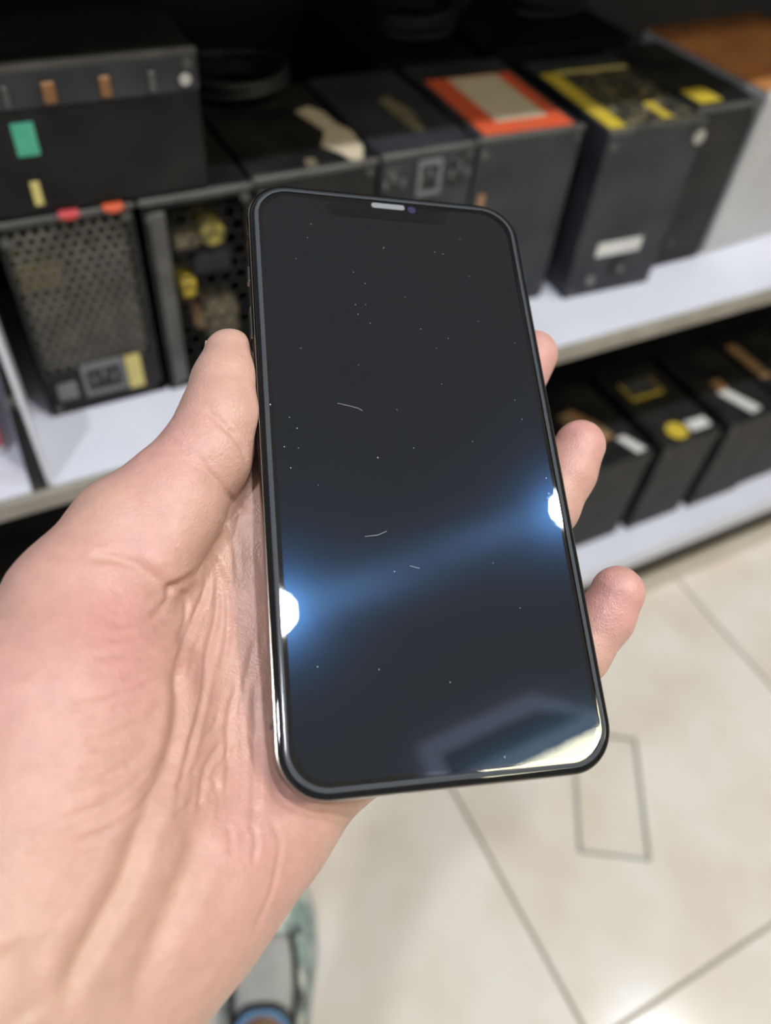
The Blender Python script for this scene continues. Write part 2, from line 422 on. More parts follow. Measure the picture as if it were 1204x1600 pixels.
# A: honeycomb front, sticker and mains socket
A = psu(0.001, 0.0860, 0.480, Zt, HP, 0.14, 'black power supply with honeycomb front and yellow strip by its socket, leftmost upright', 'psu', front='open')
bm = hexgrid(-0.036, 0.036, 0.040, 0.144, 0.0070, 0.0012, 0.0016); bm_obj('honeycomb_grille', bm, M['mesh_brown'], A, loc=(0, 0.0008, 0))
box('lower_plate', (-0.0365, 0.0, 0.008), (0.0365, 0.0016, 0.038), M['psu'], A)
box('circuit_board', (-0.040, 0.045, 0.004), (0.040, 0.048, 0.145), M['pcb'], A)
bm = bmesh.new(); bm_box(bm, (-0.038, 0.004, 0.100), (-0.008, 0.030, 0.122), 0.003, 2); bm_obj('transformer', bm, M['coil'], A)
bm = bmesh.new(); bm_box(bm, (-0.034, 0.006, 0.078), (-0.012, 0.03, 0.093), 0.003, 2); bm_obj('resin_block', bm, M['khaki'], A)
cyl('capacitor', (0.005, 0.012, 0.06), (0.005, 0.044, 0.06), 0.010, M['pcb'], A); cyl('capacitor', (-0.018, 0.012, 0.055), (-0.018, 0.044, 0.055), 0.009, M['khaki'], A)
cyl('capacitor', (0.022, 0.014, 0.105), (0.022, 0.044, 0.105), 0.011, M['psu_grey'], A)
socket(A, -0.000, 0.026, 0.0, 0.024, 0.020)
box('sticker', (0.0165, -0.0012, 0.010), (0.0275, 0.0002, 0.039), M['paleyellow'], A)
box('switch', (-0.034, -0.003, 0.014), (-0.020, 0.0002, 0.028), M['grey_plastic'], A, 0.001)
# B: coarse open front with components
B = psu(0.0885, 0.1640, 0.478, Zt, HP + 0.001, 0.14, 'black power supply with open front showing yellow components, beside the thumb', 'psu', front='open')
box('front_bar', (-0.0330, -0.0012, 0.006), (-0.0225, 0.0016, 0.144), M['rim'], B, 0.0006, 1)
bm = hexgrid(-0.018, 0.034, 0.012, 0.144, 0.011, 0.0006, 0.001); bm_obj('honeycomb_grille', bm, M['psu'], B, loc=(0, 0.0008, 0))
box('circuit_board', (-0.034, 0.05, 0.004), (0.034, 0.053, 0.146), M['pcb'], B)
cyl('capacitor', (0.010, 0.006, 0.119), (0.010, 0.05, 0.119), 0.0085, M['coil'], B)
bm = bmesh.new(); bm_box(bm, (-0.017, 0.004, 0.074), (-0.006, 0.03, 0.088), 0.002, 1); bm_obj('transformer', bm, M['yellow'], B)
bm = bmesh.new(); bm_box(bm, (-0.002, 0.005, 0.034), (0.024, 0.032, 0.062), 0.004, 2); bm_obj('resin_block', bm, M['khaki'], B)
bm = bmesh.new(); bm_box(bm, (-0.006, 0.006, 0.090), (0.022, 0.030, 0.104), 0.003, 2); bm_obj('heat_sink', bm, M['psu_grey'], B)
cyl('capacitor', (-0.004, 0.008, 0.05), (-0.004, 0.05, 0.05), 0.006, M['brownlab'], B)
box('resin_strip', (-0.018, 0.004, 0.112), (0.000, 0.02, 0.120), M['khaki'], B, 0.002)
# C: lying across A and B
C = psu(-0.016, 0.1345, 0.478, Zt + HP + 0.0035, 0.082, 0.15, 'black power supply with a green sticker lying across the honeycomb case', 'psu_dark')
box('sticker', (-0.0320, -0.0009, 0.035), (-0.0200, 0.0002, 0.053), M['green'], C)
cyl('knob', (-0.047, -0.004, 0.044), (-0.047, 0.001, 0.044), 0.006, M['black'], C)
for k, (x, w_) in enumerate(((-0.030, .003), (-0.008, .007), (0.022, .006), (0.048, .004))):
    box('terminal_tab', (x - w_ / 2, -0.0035, 0.062), (x + w_ / 2, 0.001, 0.073), M['copper'] if k in (1, 2) else M['rim'], C, 0.0006, 1)
cyl('screw_head', (0.067, -0.003, 0.067), (0.067, 0.001, 0.067), 0.0035, M['steel'], C, n=12)
box('front_band', (-0.0753, -0.0012, 0.060), (0.0753, 0.0005, 0.0785), M['psu_grey'], C, 0.0005, 1)
box('yellow_mark', (-0.030, -0.0012, 0.006), (-0.025, 0.0003, 0.020), M['paleyellow'], C)
rp = empty('wire_connector', (0.046, 0.4785, Zt + HP + 0.0008), 'small red plastic connector on the lip of the honeycomb case', 'connector')
box('shell', (-0.006, -0.006, 0.0), (0.006, 0.0, 0.0028), M['redbox'], rp, 0.0005, 1); box('latch', (-0.003, -0.0075, 0.0), (0.003, -0.006, 0.002), M['red'], rp)
rp = empty('wire_connector', (0.0725, 0.4785, Zt + HP + 0.0008), 'small orange plastic connector on the lip of the honeycomb case', 'connector')
box('shell', (-0.006, -0.006, 0.0), (0.006, 0.0, 0.0028), M['orange'], rp, 0.0005, 1); box('latch', (-0.003, -0.0075, 0.0), (0.003, -0.006, 0.002), M['orange'], rp)
# D: torn cream label on top
D = psu(0.1665, 0.2590, 0.483, Zt, HP + 0.001, 0.14, 'black power supply with a torn cream label on top, behind the phone corner', 'psu')
torn_patch(D, 'torn_label', [(0.020, 0.088), (0.033, 0.093), (0.040, 0.080), (0.041, 0.060), (0.047, 0.045), (0.044, 0.02), (0.036, 0.003), (0.028, 0.004), (0.024, 0.018), (0.016, 0.030), (0.022, 0.040), (0.028, 0.052), (0.024, 0.070)], HP + 0.0012, M['cream'])
torn_patch(D, 'label_scrap', [(-0.006, 0.004), (0.002, 0.003), (0.004, 0.014), (-0.003, 0.016)], HP + 0.0012, M['khaki'])
# four: three sockets along the top of the front
F4 = psu(0.2610, 0.3390, 0.480, Zt, HP + 0.004, 0.14, 'black power supply with three dark openings along the top of its front', 'psu_grey')
for x in (-0.029, 0.0, 0.026):
    socket(F4, x, 0.136, 0.0, 0.014, 0.020, frame=(x == 0.0))
torn_patch(F4, 'worn_label', [(0.000, 0.085), (0.010, 0.090), (0.016, 0.060), (0.010, 0.028), (0.002, 0.03), (-0.001, 0.055)], HP + 0.0042, M['khaki'])
# E: orange and cream label on top
E_ = psu(0.3425, 0.4370, 0.481, Zt, HP + 0.004, 0.14, 'dusty grey power supply with an orange and cream label on top', 'psu_grey', rz=math.radians(-2))
box('orange_label', (-0.040, 0.004, HP + 0.0038), (0.040, 0.106, HP + 0.0046), M['orange'], E_)
box('cream_panel', (-0.020, 0.022, HP + 0.0040), (0.026, 0.104, HP + 0.0050), M['cream'], E_)
box('brown_mark', (-0.040, -0.0006, 0.100), (-0.034, 0.0003, 0.112), M['brownlab'], E_)
# F: yellow and black label on top
F_ = psu(0.4550, 0.5520, 0.466, Zt, HP + 0.001, 0.14, 'dusty grey power supply with a yellow striped black label on top and white front sticker', 'psu_grey', rz=math.radians(-3))
box('dark_label', (-0.030, 0.005, HP + 0.0008), (0.044, 0.112, HP + 0.0016), M['blacklab'], F_)
box('yellow_band', (-0.046, 0.005, HP + 0.0008), (-0.030, 0.112, HP + 0.0018), M['yellow'], F_)
box('yellow_block', (0.010, 0.010, HP + 0.0012), (0.020, 0.040, HP + 0.0020), M['yellow'], F_)
box('pale_edge', (-0.030, 0.108, HP + 0.0010), (0.044, 0.114, HP + 0.0019), M['paleyellow'], F_)
box('pale_strip', (-0.026, -0.0008, HP - 0.002), (0.046, 0.006, HP + 0.0013), M['rim'], F_)
box('front_sticker', (-0.026, -0.0009, 0.040), (0.022, 0.0003, 0.053), M['white_label'], F_)
cyl('round_socket', (0.006, -0.002, 0.024), (0.006, 0.0005, 0.024), 0.010, M['black'], F_)
cyl('socket_pin', (0.006, -0.003, 0.024), (0.006, -0.001, 0.024), 0.003, M['grey_plastic'], F_)
cyl('screw_head', (-0.024, -0.002, 0.016), (-0.024, 0.0005, 0.016), 0.005, M['grey_plastic'], F_)
cyl('screw_head', (0.044, -0.002, 0.140), (0.044, 0.0005, 0.140), 0.006, M['steel'], F_)
# G: yellow spot on top
G_ = psu(0.5590, 0.6320, 0.482, Zt, HP, 0.14, 'black power supply with a single yellow patch on top, next to the pale carton', 'psu')
box('yellow_patch', (-0.026, 0.010, HP - 0.0002), (-0.001, 0.036, HP + 0.0008), M['yellow'], G_, 0.0)
cyl('vent_hole', (-0.012, -0.0012, 0.026), (-0.012, 0.0005, 0.026), 0.007, M['black'], G_)
# carton
K = empty('carton', (0.715, 0.488, Zt), 'pale grey carton with an orange brown top at the right end of the shelf', 'box', None, math.radians(4))
box('box_body', (-0.075, 0, 0), (0.085, 0.16, 0.155), M['card'], K, 0.0012, 1)
box('top_flap', (-0.0745, 0.0025, 0.1548), (0.0845, 0.1595, 0.157), M['orange_card'], K, 0.0005, 1)
box('edge_strip', (-0.0752, -0.0004, 0.150), (0.0852, 0.0025, 0.1575), M['white_label'], K)
box('side_print', (0.000, -0.0008, 0.06), (0.06, 0.0003, 0.11), M['white_label'], K)
# things at the back: cable coils and another case
def cable(name, pts, r, label, loc):
    e = empty(name, loc, label, 'cable')
    tube('lead', smooth_pts(pts, 8), r, M['rubber'], e, 8)
    p = Vector(pts[-1]); q = Vector(pts[-2]); dd = (p - q).normalized()
    bm = bmesh.new(); bm_cyl(bm, p, p + dd * 0.02, r * 2.2, r * 1.8, 12); bm_obj('plug', bm, M['black'], e)
def coil_pts(R_, turns, rise, ph=0.0, n=10):
    return [(R_ * math.cos(ph + 2 * math.pi * k / n) * (1 + .06 * math.sin(k * 1.7)), R_ * math.sin(ph + 2 * math.pi * k / n) * .8, 0.004 + rise * k / n + 0.001 * math.sin(k)) for k in range(int(turns * n) + 1)]
cable('power_cable', coil_pts(0.035, 2.2, 0.007, 0.4), 0.0034, 'black coiled cable on top of the case with the torn label', (0.205, 0.62 - .005, Zt + HP + 0.001))
cable('power_cable', coil_pts(0.040, 2.6, 0.007, 2.0), 0.0036, 'black coiled cable behind the orange labelled case', (0.40, 0.70, Zt + HP + 0.001))
cable('power_cable', coil_pts(0.042, 3.0, 0.008, 1.0), 0.0036, 'black coiled cable behind the yellow striped label', (0.56, 0.72, Zt + HP + 0.001))
for (x0, x1, lab) in ((0.34, 0.44, 'dark power supply in the back row behind the orange label'), (0.46, 0.62, 'dark power supply in the back row behind the yellow striped label')):
    psu(x0, x1, 0.645, Zt, HP - 0.002, 0.16, lab, 'psu_dark', rim=False)
Q = psu(-0.008, 0.13, 0.650, Zt, 0.215, 0.15, 'dark tall case in the back row above the green stickered case', 'psu_dark')
# neighbouring bay
nb = empty('leaflet_box', (-0.105, 0.455, Zt + 0.0002), 'white box with a red band at the left edge of the picture', 'box')
box('box_body', (-0.075, 0, 0), (0.070, 0.1, 0.028), M['white_label'], nb, 0.001, 1)
box('red_band', (-0.0752, -0.0005, 0.008), (0.0702, 0.1002, 0.0286), M['redbox'], nb)

# lower shelf
ZB = ZL + 0.0006
def lowpsu(x0, x1, y, label, m='psu', rz=0.0, h=0.152):
    return psu(x0, x1, y, ZB, h, 0.15, label, m, rz, rim=False)
l0 = lowpsu(0.420, 0.515, 0.420, 'black power supply low behind the middle fingertips, leftmost on the bottom shelf', 'psu_grey')
l1 = lowpsu(0.523, 0.612, 0.416, 'black power supply with a brown orange label on the bottom shelf', 'psu')
torn_patch(l1, 'brown_label', [(-0.030, 0.090), (-0.008, 0.095), (0.010, 0.060), (0.014, 0.038), (-0.006, 0.036), (-0.022, 0.060)], 0.152, M['brownlab'])
torn_patch(l1, 'white_sticker', [(0.014, 0.034), (0.026, 0.034), (0.038, 0.006), (0.024, 0.004)], 0.152, M['white_label'])
l2 = lowpsu(0.628, 0.716, 0.414, 'black power supply with a round yellow sticker on the bottom shelf', 'psu')
bm = bmesh.new(); bm_cyl(bm, (-0.012, 0.018, 0.1518), (-0.012, 0.018, 0.1528), 0.0135, n=28); bm_obj('round_sticker', bm, M['yellow'], l2)
box('pale_label', (0.006, 0.010, 0.1518), (0.036, 0.026, 0.1526), M['white_label'], l2)
box('yellow_frame', (-0.028, 0.080, 0.1518), (0.022, 0.112, 0.1524), M['yellow'], l2)
box('grey_panel', (-0.025, 0.085, 0.1520), (0.020, 0.112, 0.1530), M['rim'], l2)
l3 = lowpsu(0.732, 0.822, 0.412, 'black power supply with a narrow white label on the bottom shelf', 'psu')
torn_patch(l3, 'white_sticker', [(-0.020, 0.055), (-0.004, 0.055), (0.014, 0.012), (-0.004, 0.008)], 0.152, M['white_label'])
box('brown_label', (-0.016, 0.056, 0.1518), (0.000, 0.075, 0.1524), M['brownlab'], l3)
l4 = lowpsu(0.830, 0.920, 0.416, 'black power supply with a brown band, rightmost on the bottom shelf', 'psu')
box('brown_label', (-0.040, 0.050, 0.1518), (-0.024, 0.12, 0.1525), M['brownlab'], l4)

# ------------------------------------------------------------------ on the floor
gp = [onZ(895, 1146, 0.0), onZ(1000, 1160, 0.0), onZ(1000, 1340, 0.0), onZ(908, 1330, 0.0)]
M['clear'] = bpy.data.materials.new('clear_glass'); M['clear'].use_nodes = True
_nt = M['clear'].node_tree; _nt.nodes.clear()
_o = _nt.nodes.new('ShaderNodeOutputMaterial'); _t = _nt.nodes.new('ShaderNodeBsdfTransparent'); _t.inputs[0].default_value = (0.99, 0.99, 0.985, 1)
_g = _nt.nodes.new('ShaderNodeBsdfGlossy'); _g.inputs['Roughness'].default_value = 0.05
_f = _nt.nodes.new('ShaderNodeFresnel'); _f.inputs[0].default_value = 1.2; _mx = _nt.nodes.new('ShaderNodeMixShader')
_nt.links.new(_f.outputs[0], _mx.inputs[0]); _nt.links.new(_t.outputs[0], _mx.inputs[1]); _nt.links.new(_g.outputs[0], _mx.inputs[2]); _nt.links.new(_mx.outputs[0], _o.inputs[0])
M['clear_edge'] = mat('glass_edge', (0.30, 0.30, 0.28), 0.3)
cen = sum(gp) / 4; xa = (gp[1] - gp[0]) + (gp[2] - gp[3]); ang = math.atan2(xa[1], xa[0])
gl = empty('glass_protector', (cen[0], cen[1], 0.0006), 'clear flat glass sheet lying on the floor tiles', 'glass sheet', None, ang)
wv = 0.5 * (np.linalg.norm(gp[1] - gp[0]) + np.linalg.norm(gp[2] - gp[3])); hv = 0.5 * (np.linalg.norm(gp[3] - gp[0]) + np.linalg.norm(gp[2] - gp[1]))
box('pane', (-wv / 2, -hv / 2, 0), (wv / 2, hv / 2, 0.0022), M['clear'], gl)
e_ = 0.0028
for lo, hi in (((-wv / 2 - e_, -hv / 2 - e_, 0), (wv / 2 + e_, -hv / 2, .003)), ((-wv / 2 - e_, hv / 2, 0), (wv / 2 + e_, hv / 2 + e_, .003)),
               ((-wv / 2 - e_, -hv / 2, 0), (-wv / 2, hv / 2, .003)), ((wv / 2, -hv / 2, 0), (wv / 2 + e_, hv / 2, .003))):
    box('edge', lo, hi, M['clear_edge'], gl)
#PART2
# ------------------------------------------------------------------ shoe and leg of the photographer
def ramp_mat(name, stops, scale, rough=0.6, detail=1.5, bump=0.0):
    m = bpy.data.materials.new(name); m.use_nodes = True; nt = m.node_tree; b = nt.nodes['Principled BSDF']
    b.inputs['Roughness'].default_value = rough
    tc = nt.nodes.new('ShaderNodeTexCoord'); n = nt.nodes.new('ShaderNodeTexNoise'); n.inputs['Scale'].default_value = scale; n.inputs['Detail'].default_value = detail
    r = nt.nodes.new('ShaderNodeValToRGB'); cr = r.color_ramp; cr.interpolation = 'CONSTANT'
    while len(cr.elements) < len(stops): cr.elements.new(0.5)
    for e, (p, c) in zip(cr.elements, stops): e.position = p; e.color = (*c, 1)
    nt.links.new(tc.outputs['Object'], n.inputs['Vector']); nt.links.new(n.outputs['Fac'], r.inputs['Fac']); nt.links.new(r.outputs['Color'], b.inputs['Base Color'])
    return m
M['camo'] = ramp_mat('camouflage_fabric', [(0.0, (0.03, 0.03, 0.035)), (0.40, (0.26, 0.33, 0.31)), (0.49, (0.36, 0.43, 0.39)), (0.56, (0.68, 0.68, 0.62))], 42)
M['vamp'] = mat('pale_grey_fabric', (0.48, 0.47, 0.43), 0.7, c2=(0.40, 0.40, 0.39), scale=40)
M['lining'] = mat('blue_lining', (0.10, 0.24, 0.42), 0.7)
M['sole'] = mat('grey_sole', (0.35, 0.36, 0.35), 0.6)
M['leg'] = mat('brown_leg_skin', (0.26, 0.15, 0.10), 0.5, c2=(0.30, 0.18, 0.12), scale=20)
mf = onZ(410, 1572, 0.085)
fwd = np.array([0.40, 0.917]); side = np.array([fwd[1], -fwd[0]])
org = np.array([mf[0], mf[1]]) - fwd * 0.135
shoe = empty('camouflage_shoe', (org[0], org[1], 0.0), 'camouflage patterned shoe with pale grey top on the floor below the hand', 'shoe', None, math.atan2(fwd[1], fwd[0]) - math.pi / 2)
def sw(y):                               # half width along the shoe
    return float(np.interp(y, [0, .01, .03, .08, .14, .19, .235, .262, .276, .282], [.012, .026, .034, .037, .043, .050, .047, .036, .022, .006]))
def shh(y):                              # height of the upper
    return float(np.interp(y, [0, .02, .08, .13, .17, .22, .26, .282], [.075, .085, .085, .082, .066, .050, .040, .028]))
ys = np.linspace(0.0, 0.282, 48); NT = 33
grid = []
for y in ys:
    rowv = []
    for k in range(NT):
        th = math.pi * k / (NT - 1)
        cth, sth = math.cos(th), math.sin(th)
        x = sw(y) * np.sign(cth) * abs(cth) ** 0.7; z = 0.016 + (shh(y) - 0.016) * abs(sth) ** 0.8
        rowv.append((x, y, z))
    grid.append(rowv)
def in_mouth(y, k):
    th = k / (NT - 1) - 0.5
    return ((y - 0.072) / 0.062) ** 2 + (th / 0.27) ** 2 < 1.0
def in_vamp(y, k):
    th = abs(k / (NT - 1) - 0.5)
    return 0.118 < y < 0.205 and th < 0.20 - max(0, (y - 0.15)) * 1.6
bmU = bmesh.new(); bmV = bmesh.new()
vU = [[bmU.verts.new(p) for p in r_] for r_ in grid]
vV = [[bmV.verts.new((p[0] * 1.03, p[1], p[2] + 0.0025)) for p in r_] for r_ in grid]
for i in range(len(ys) - 1):
    for k in range(NT - 1):
        ym = 0.5 * (ys[i] + ys[i + 1])
        if in_mouth(ym, k + 0.5): continue
        bmU.faces.new((vU[i][k], vU[i][k + 1], vU[i + 1][k + 1], vU[i + 1][k]))
        if in_vamp(ym, k + 0.5): bmV.faces.new((vV[i][k], vV[i][k + 1], vV[i + 1][k + 1], vV[i + 1][k]))
bmesh.ops.delete(bmU, geom=[v for v in bmU.verts if not v.link_faces], context='VERTS')
bmesh.ops.delete(bmV, geom=[v for v in bmV.verts if not v.link_faces], context='VERTS')
up_ = bm_obj('upper', bmU, M['camo'], shoe, True); md = up_.modifiers.new('thick', 'SOLIDIFY'); md.thickness = 0.003; md.offset = -1
vp_ = bm_obj('vamp', bmV, M['vamp'], shoe, True); md = vp_.modifiers.new('thick', 'SOLIDIFY'); md.thickness = 0.002; md.offset = -1
def shoe_pt(y, t):                       # t in -0.5..0.5 across the upper
    th = math.pi * (t + 0.5); c_, s_ = math.cos(th), math.sin(th)
    return (sw(y) * np.sign(c_) * abs(c_) ** 0.7 * 1.04, y, 0.018 + (shh(y) - 0.016) * abs(s_) ** 0.8 + 0.002)
loop = [shoe_pt(0.072 + 0.063 * math.cos(a_), 0.275 * math.sin(a_)) for a_ in np.linspace(0, 2 * math.pi, 40, endpoint=False)]
tube('collar', loop, 0.0045, M['black'], shoe, 8, True)
loop = [tuple(np.array(shoe_pt(0.072 + 0.057 * math.cos(a_), 0.24 * math.sin(a_))) - np.array((0, 0, .004))) for a_ in np.linspace(0, 2 * math.pi, 40, endpoint=False)]
tube('lining', loop, 0.0055, M['lining'], shoe, 8, True)
for sgn in (-1, 1):
    tube('piping', [shoe_pt(y, sgn * (0.205 - max(0, (y - 0.15)) * 1.6)) for y in np.linspace(0.10, 0.205, 14)], 0.0032, M['black'], shoe, 6)
bm = bmesh.new(); so = [(sw(y) * 1.06 + .002, y) for y in ys] + [(-sw(y) * 1.06 - .002, y) for y in ys[::-1]]
f = bm.faces.new([bm.verts.new((x, y, 0.0)) for x, y in so]); r_ = bmesh.ops.extrude_face_region(bm, geom=[f])
for v in [g for g in r_['geom'] if isinstance(g, bmesh.types.BMVert)]: v.co.z += 0.022
bm_obj('sole', bm, M['sole'], shoe)
# leg: ankle inside the shoe, shin rising towards the body
def skin_world(x, y, z): return (org[0] + side[0] * x + fwd[0] * y, org[1] + side[1] * x + fwd[1] * y, z)
legp = smooth_pts([skin_world(0, .185, .034), skin_world(0, .15, .042), skin_world(0, .115, .062), skin_world(0, .075, .095), skin_world(0, .045, .16), skin_world(-.005, .02, .25), skin_world(-.01, -.01, .38)], 5)
lr = list(np.interp(np.linspace(0, 1, len(legp)), [0, .2, .4, .55, .7, .85, 1], [.014, .022, .030, .033, .033, .040, .050]))
lg = tube('person', legp, lr, M['leg'], None, 20)
tag(lg, 'bare brown ankle and shin rising out of the camouflage shoe', 'person')

# ------------------------------------------------------------------ phone
mm = 0.001
M['frame'] = mat('dark_steel_band', (0.16, 0.15, 0.145), 0.16, 1.0)
M['backglass'] = mat('back_glass', (0.012, 0.012, 0.013), 0.08)
M['button'] = mat('steel_button', (0.20, 0.19, 0.185), 0.2, 1.0)
M['antenna'] = mat('antenna_line', (0.015, 0.013, 0.013), 0.4)
M['bezel'] = mat('black_bezel_glass', (0.003, 0.003, 0.004), 0.03, spec=0.5)
M['mesh_grey'] = mat('earpiece_mesh', (0.34, 0.35, 0.37), 0.5, c2=(0.22, 0.23, 0.25), scale=4000)
M['lens'] = mat('front_lens', (0.05, 0.04, 0.10), 0.05)
M['dust'] = mat('dust', (0.75, 0.75, 0.75), 0.8)
# display: dark cell whose pixel grid scatters lamp light into a blue halo and side orders
def display_mat():
    m = bpy.data.materials.new('display_cell'); m.use_nodes = True; nt = m.node_tree; nt.nodes.clear()
    N = nt.nodes.new; lk = nt.links.new
    out = N('ShaderNodeOutputMaterial'); base = N('ShaderNodeBsdfDiffuse'); base.inputs[0].default_value = (0.013, 0.0142, 0.0170, 1)
    acc = base.outputs[0]
    geo = N('ShaderNodeNewGeometry')
    def lobe(col, rough, tilt=0.0, direction=(1, 0, 0), aniso=0.0, rot=0.0):
        nonlocal acc
        g = N('ShaderNodeBsdfAnisotropic'); g.distribution = 'GGX'
        g.inputs['Color'].default_value = (*col, 1); g.inputs['Roughness'].default_value = rough
        g.inputs['Anisotropy'].default_value = aniso; g.inputs['Rotation'].default_value = rot
        if aniso:
            tg = N('ShaderNodeVectorTransform'); tg.vector_type = 'VECTOR'; tg.convert_from = 'OBJECT'; tg.convert_to = 'WORLD'; tg.inputs[0].default_value = (-0.2, 1, 0)
            lk(tg.outputs[0], g.inputs['Tangent'])
        if tilt:
            vt = N('ShaderNodeVectorTransform'); vt.vector_type = 'VECTOR'; vt.convert_from = 'OBJECT'; vt.convert_to = 'WORLD'
            vt.inputs[0].default_value = tuple(tilt * d for d in direction)
            ad = N('ShaderNodeVectorMath'); ad.operation = 'ADD'; nm = N('ShaderNodeVectorMath'); nm.operation = 'NORMALIZE'
            lk(geo.outputs['Normal'], ad.inputs[0]); lk(vt.outputs[0], ad.inputs[1]); lk(ad.outputs[0], nm.inputs[0]); lk(nm.outputs[0], g.inputs['Normal'])
        a_ = N('ShaderNodeAddShader'); lk(acc, a_.inputs[0]); lk(g.outputs[0], a_.inputs[1]); acc = a_.outputs[0]
    for nm_, args in HALO: lobe(*args)
    lk(acc, out.inputs[0]); return m
HALO = [('core', ((0.0010, 0.0030, 0.0068), 0.15)),
        ('mid', ((0.0005, 0.0010, 0.0021), 0.24, 0.0, (1, 0, 0), 0.6)),
        ('order_r', ((0.0002, 0.0005, 0.0010), 0.15, 0.050, (1, 0.20, 0), 0.6)),
        ('order_l', ((0.0002, 0.0005, 0.0010), 0.15, 0.050, (-1, -0.20, 0), 0.6))]
M['display'] = display_mat()
def thin_glass(name, ior=1.5, rough=0.0, tint=(0.98, 0.98, 0.98)):
    m = bpy.data.materials.new(name); m.use_nodes = True; nt = m.node_tree; nt.nodes.clear()
    N = nt.nodes.new; lk = nt.links.new
    out = N('ShaderNodeOutputMaterial'); t = N('ShaderNodeBsdfTransparent'); t.inputs[0].default_value = (*tint, 1)
    g = N('ShaderNodeBsdfGlossy'); g.inputs['Roughness'].default_value = rough
    f = N('ShaderNodeFresnel'); f.inputs[0].default_value = ior; mx = N('ShaderNodeMixShader')
    lk(f.outputs[0], mx.inputs[0]); lk(t.outputs[0], mx.inputs[1]); lk(g.outputs[0], mx.inputs[2]); lk(mx.outputs[0], out.inputs[0]); return m
M['protector'] = thin_glass('screen_protector_glass', 1.48)

ph = empty('smartphone', tuple(PT), 'black smartphone with dark glossy screen held in the hand', 'phone')
pm = Matrix(PR.tolist()).to_4x4(); pm.translation = Vector(PT); ph.matrix_world = pm
PW, PH_, PRAD = 77.4, 157.5, 11.2
def rr(inset, nseg=14, w=PW, h=PH_, r=PRAD):
    a = w / 2 - inset; b = h / 2 - inset; q = max(r - inset, 0.6); pts = []
    for cx_, cy_, s in ((a - q, b - q, 0), (-a + q, b - q, 90), (-a + q, -b + q, 180), (a - q, -b + q, 270)):
        for i in range(nseg + 1):
            t = math.radians(s + 90 * i / nseg); pts.append((cx_ + q * math.cos(t), cy_ + q * math.sin(t)))
    return pts
def loft(name, rings, m, parent, cap0=True, cap1=True, smooth=True):
    bm = bmesh.new(); V = []
    for inset, z in rings: V.append([bm.verts.new((x * mm, y * mm, z * mm)) for x, y in rr(inset)])
    n = len(V[0])
    for A_, B_ in zip(V, V[1:]):
        for i in range(n): bm.faces.new((A_[i], A_[(i + 1) % n], B_[(i + 1) % n], B_[i]))
    if cap0: bm.faces.new(V[0][::-1])
    if cap1: bm.faces.new(V[-1])
    o = bm_obj(name, bm, m, parent, smooth)
    if smooth:
        for p in o.data.polygons:
            if len(p.vertices) > 8: p.use_smooth = False
        md = o.modifiers.new('split', 'EDGE_SPLIT'); md.split_angle = math.radians(50)
    return o
fr = []
for k in range(15):
    s = -1 + 2 * k / 14
    z = -3.95 + 3.4 * s
    fr.append((1.15 * (1 - math.sqrt(max(0, 1 - (s * 0.93) ** 2))), z))
loft('band', fr, M['frame'], ph)
loft('back_glass', [(0.95, -7.0), (0.95, -7.3), (1.4, -7.6), (2.2, -7.7)], M['backglass'], ph, True, True)
loft('front_glass', [(0.62, -0.75), (0.45, -0.58), (0.47, -0.40), (0.62, -0.22), (0.92, -0.09), (1.3, -0.02), (1.8, 0.0)], M['bezel'], ph, True, True)
# display with its notch
bm = bmesh.new()
dw, dh, dr = PW - 2 * 3.9, PH_ - 2 * 3.9, 8.0
pts = rr(0, 10, dw, dh, dr)
top = dh / 2; nw = 17.4; nd = 5.3; nr = 2.6
ins = [(nw + 1.2, top)]
for i in range(7):
    t = math.radians(90 + 90 * i / 6 ); ins.append((nw + 1.2 + 1.2 * math.cos(t), top - 1.2 + 1.2 * math.sin(t)))
for i in range(9):
    t = math.radians(-90 * i / 8); ins.append((nw - nr + nr * math.cos(t), top - nd + nr + nr * math.sin(t)))
ins2 = [(-x, y) for x, y in ins[::-1]]
full = pts[:11] + ins + ins2 + pts[11:]
clean = []
for p in full:
    if not clean or (abs(p[0] - clean[-1][0]) + abs(p[1] - clean[-1][1])) > 1e-3: clean.append(p)
f = bm.faces.new([bm.verts.new((x * mm, y * mm, 0.02 * mm)) for x, y in clean])
bmesh.ops.triangulate(bm, faces=[f])
me = bpy.data.meshes.new('display'); bm.to_mesh(me); bm.free()
if me.polygons[0].normal.z < 0: me.flip_normals()
o = bpy.data.objects.new('display', me); link(o); me.materials.append(M['display']); o.parent = ph
# clear protector glued on the front
loft('screen_protector', [(2.75, 0.44), (3.2, 0.47)], M['protector'], ph, False, True)
M['ground_edge'] = mat('ground_glass_edge', (0.05, 0.058, 0.07), 0.14, spec=1.0)
loft('protector_edge', [(1.80, 0.02), (1.72, 0.14), (1.84, 0.28), (2.15, 0.38), (2.78, 0.445)], M['ground_edge'], ph, False, False)
M['polished'] = mat('polished_steel_rim', (0.36, 0.33, 0.28), 0.2, 1.0)
loft('polished_rim', [(0.34, -0.86), (0.24, -0.74), (0.30, -0.60), (0.46, -0.56)], M['polished'], ph, False, False)
def pill(name, cx_, cy_, w_, h_, z0, z1, m, parent):
    bm = bmesh.new(); r_ = min(w_, h_) / 2
    pts_ = rr(0, 6, w_, h_, r_ * 0.98)
    f = bm.faces.new([bm.verts.new(((cx_ + x) * mm, (cy_ + y) * mm, z0 * mm)) for x, y in pts_])
    g = bmesh.ops.extrude_face_region(bm, geom=[f])
    for v in [q for q in g['geom'] if isinstance(q, bmesh.types.BMVert)]: v.co.z = z1 * mm
    return bm_obj(name, bm, m, parent)
ecen = L(606, 322.5, 0.05)
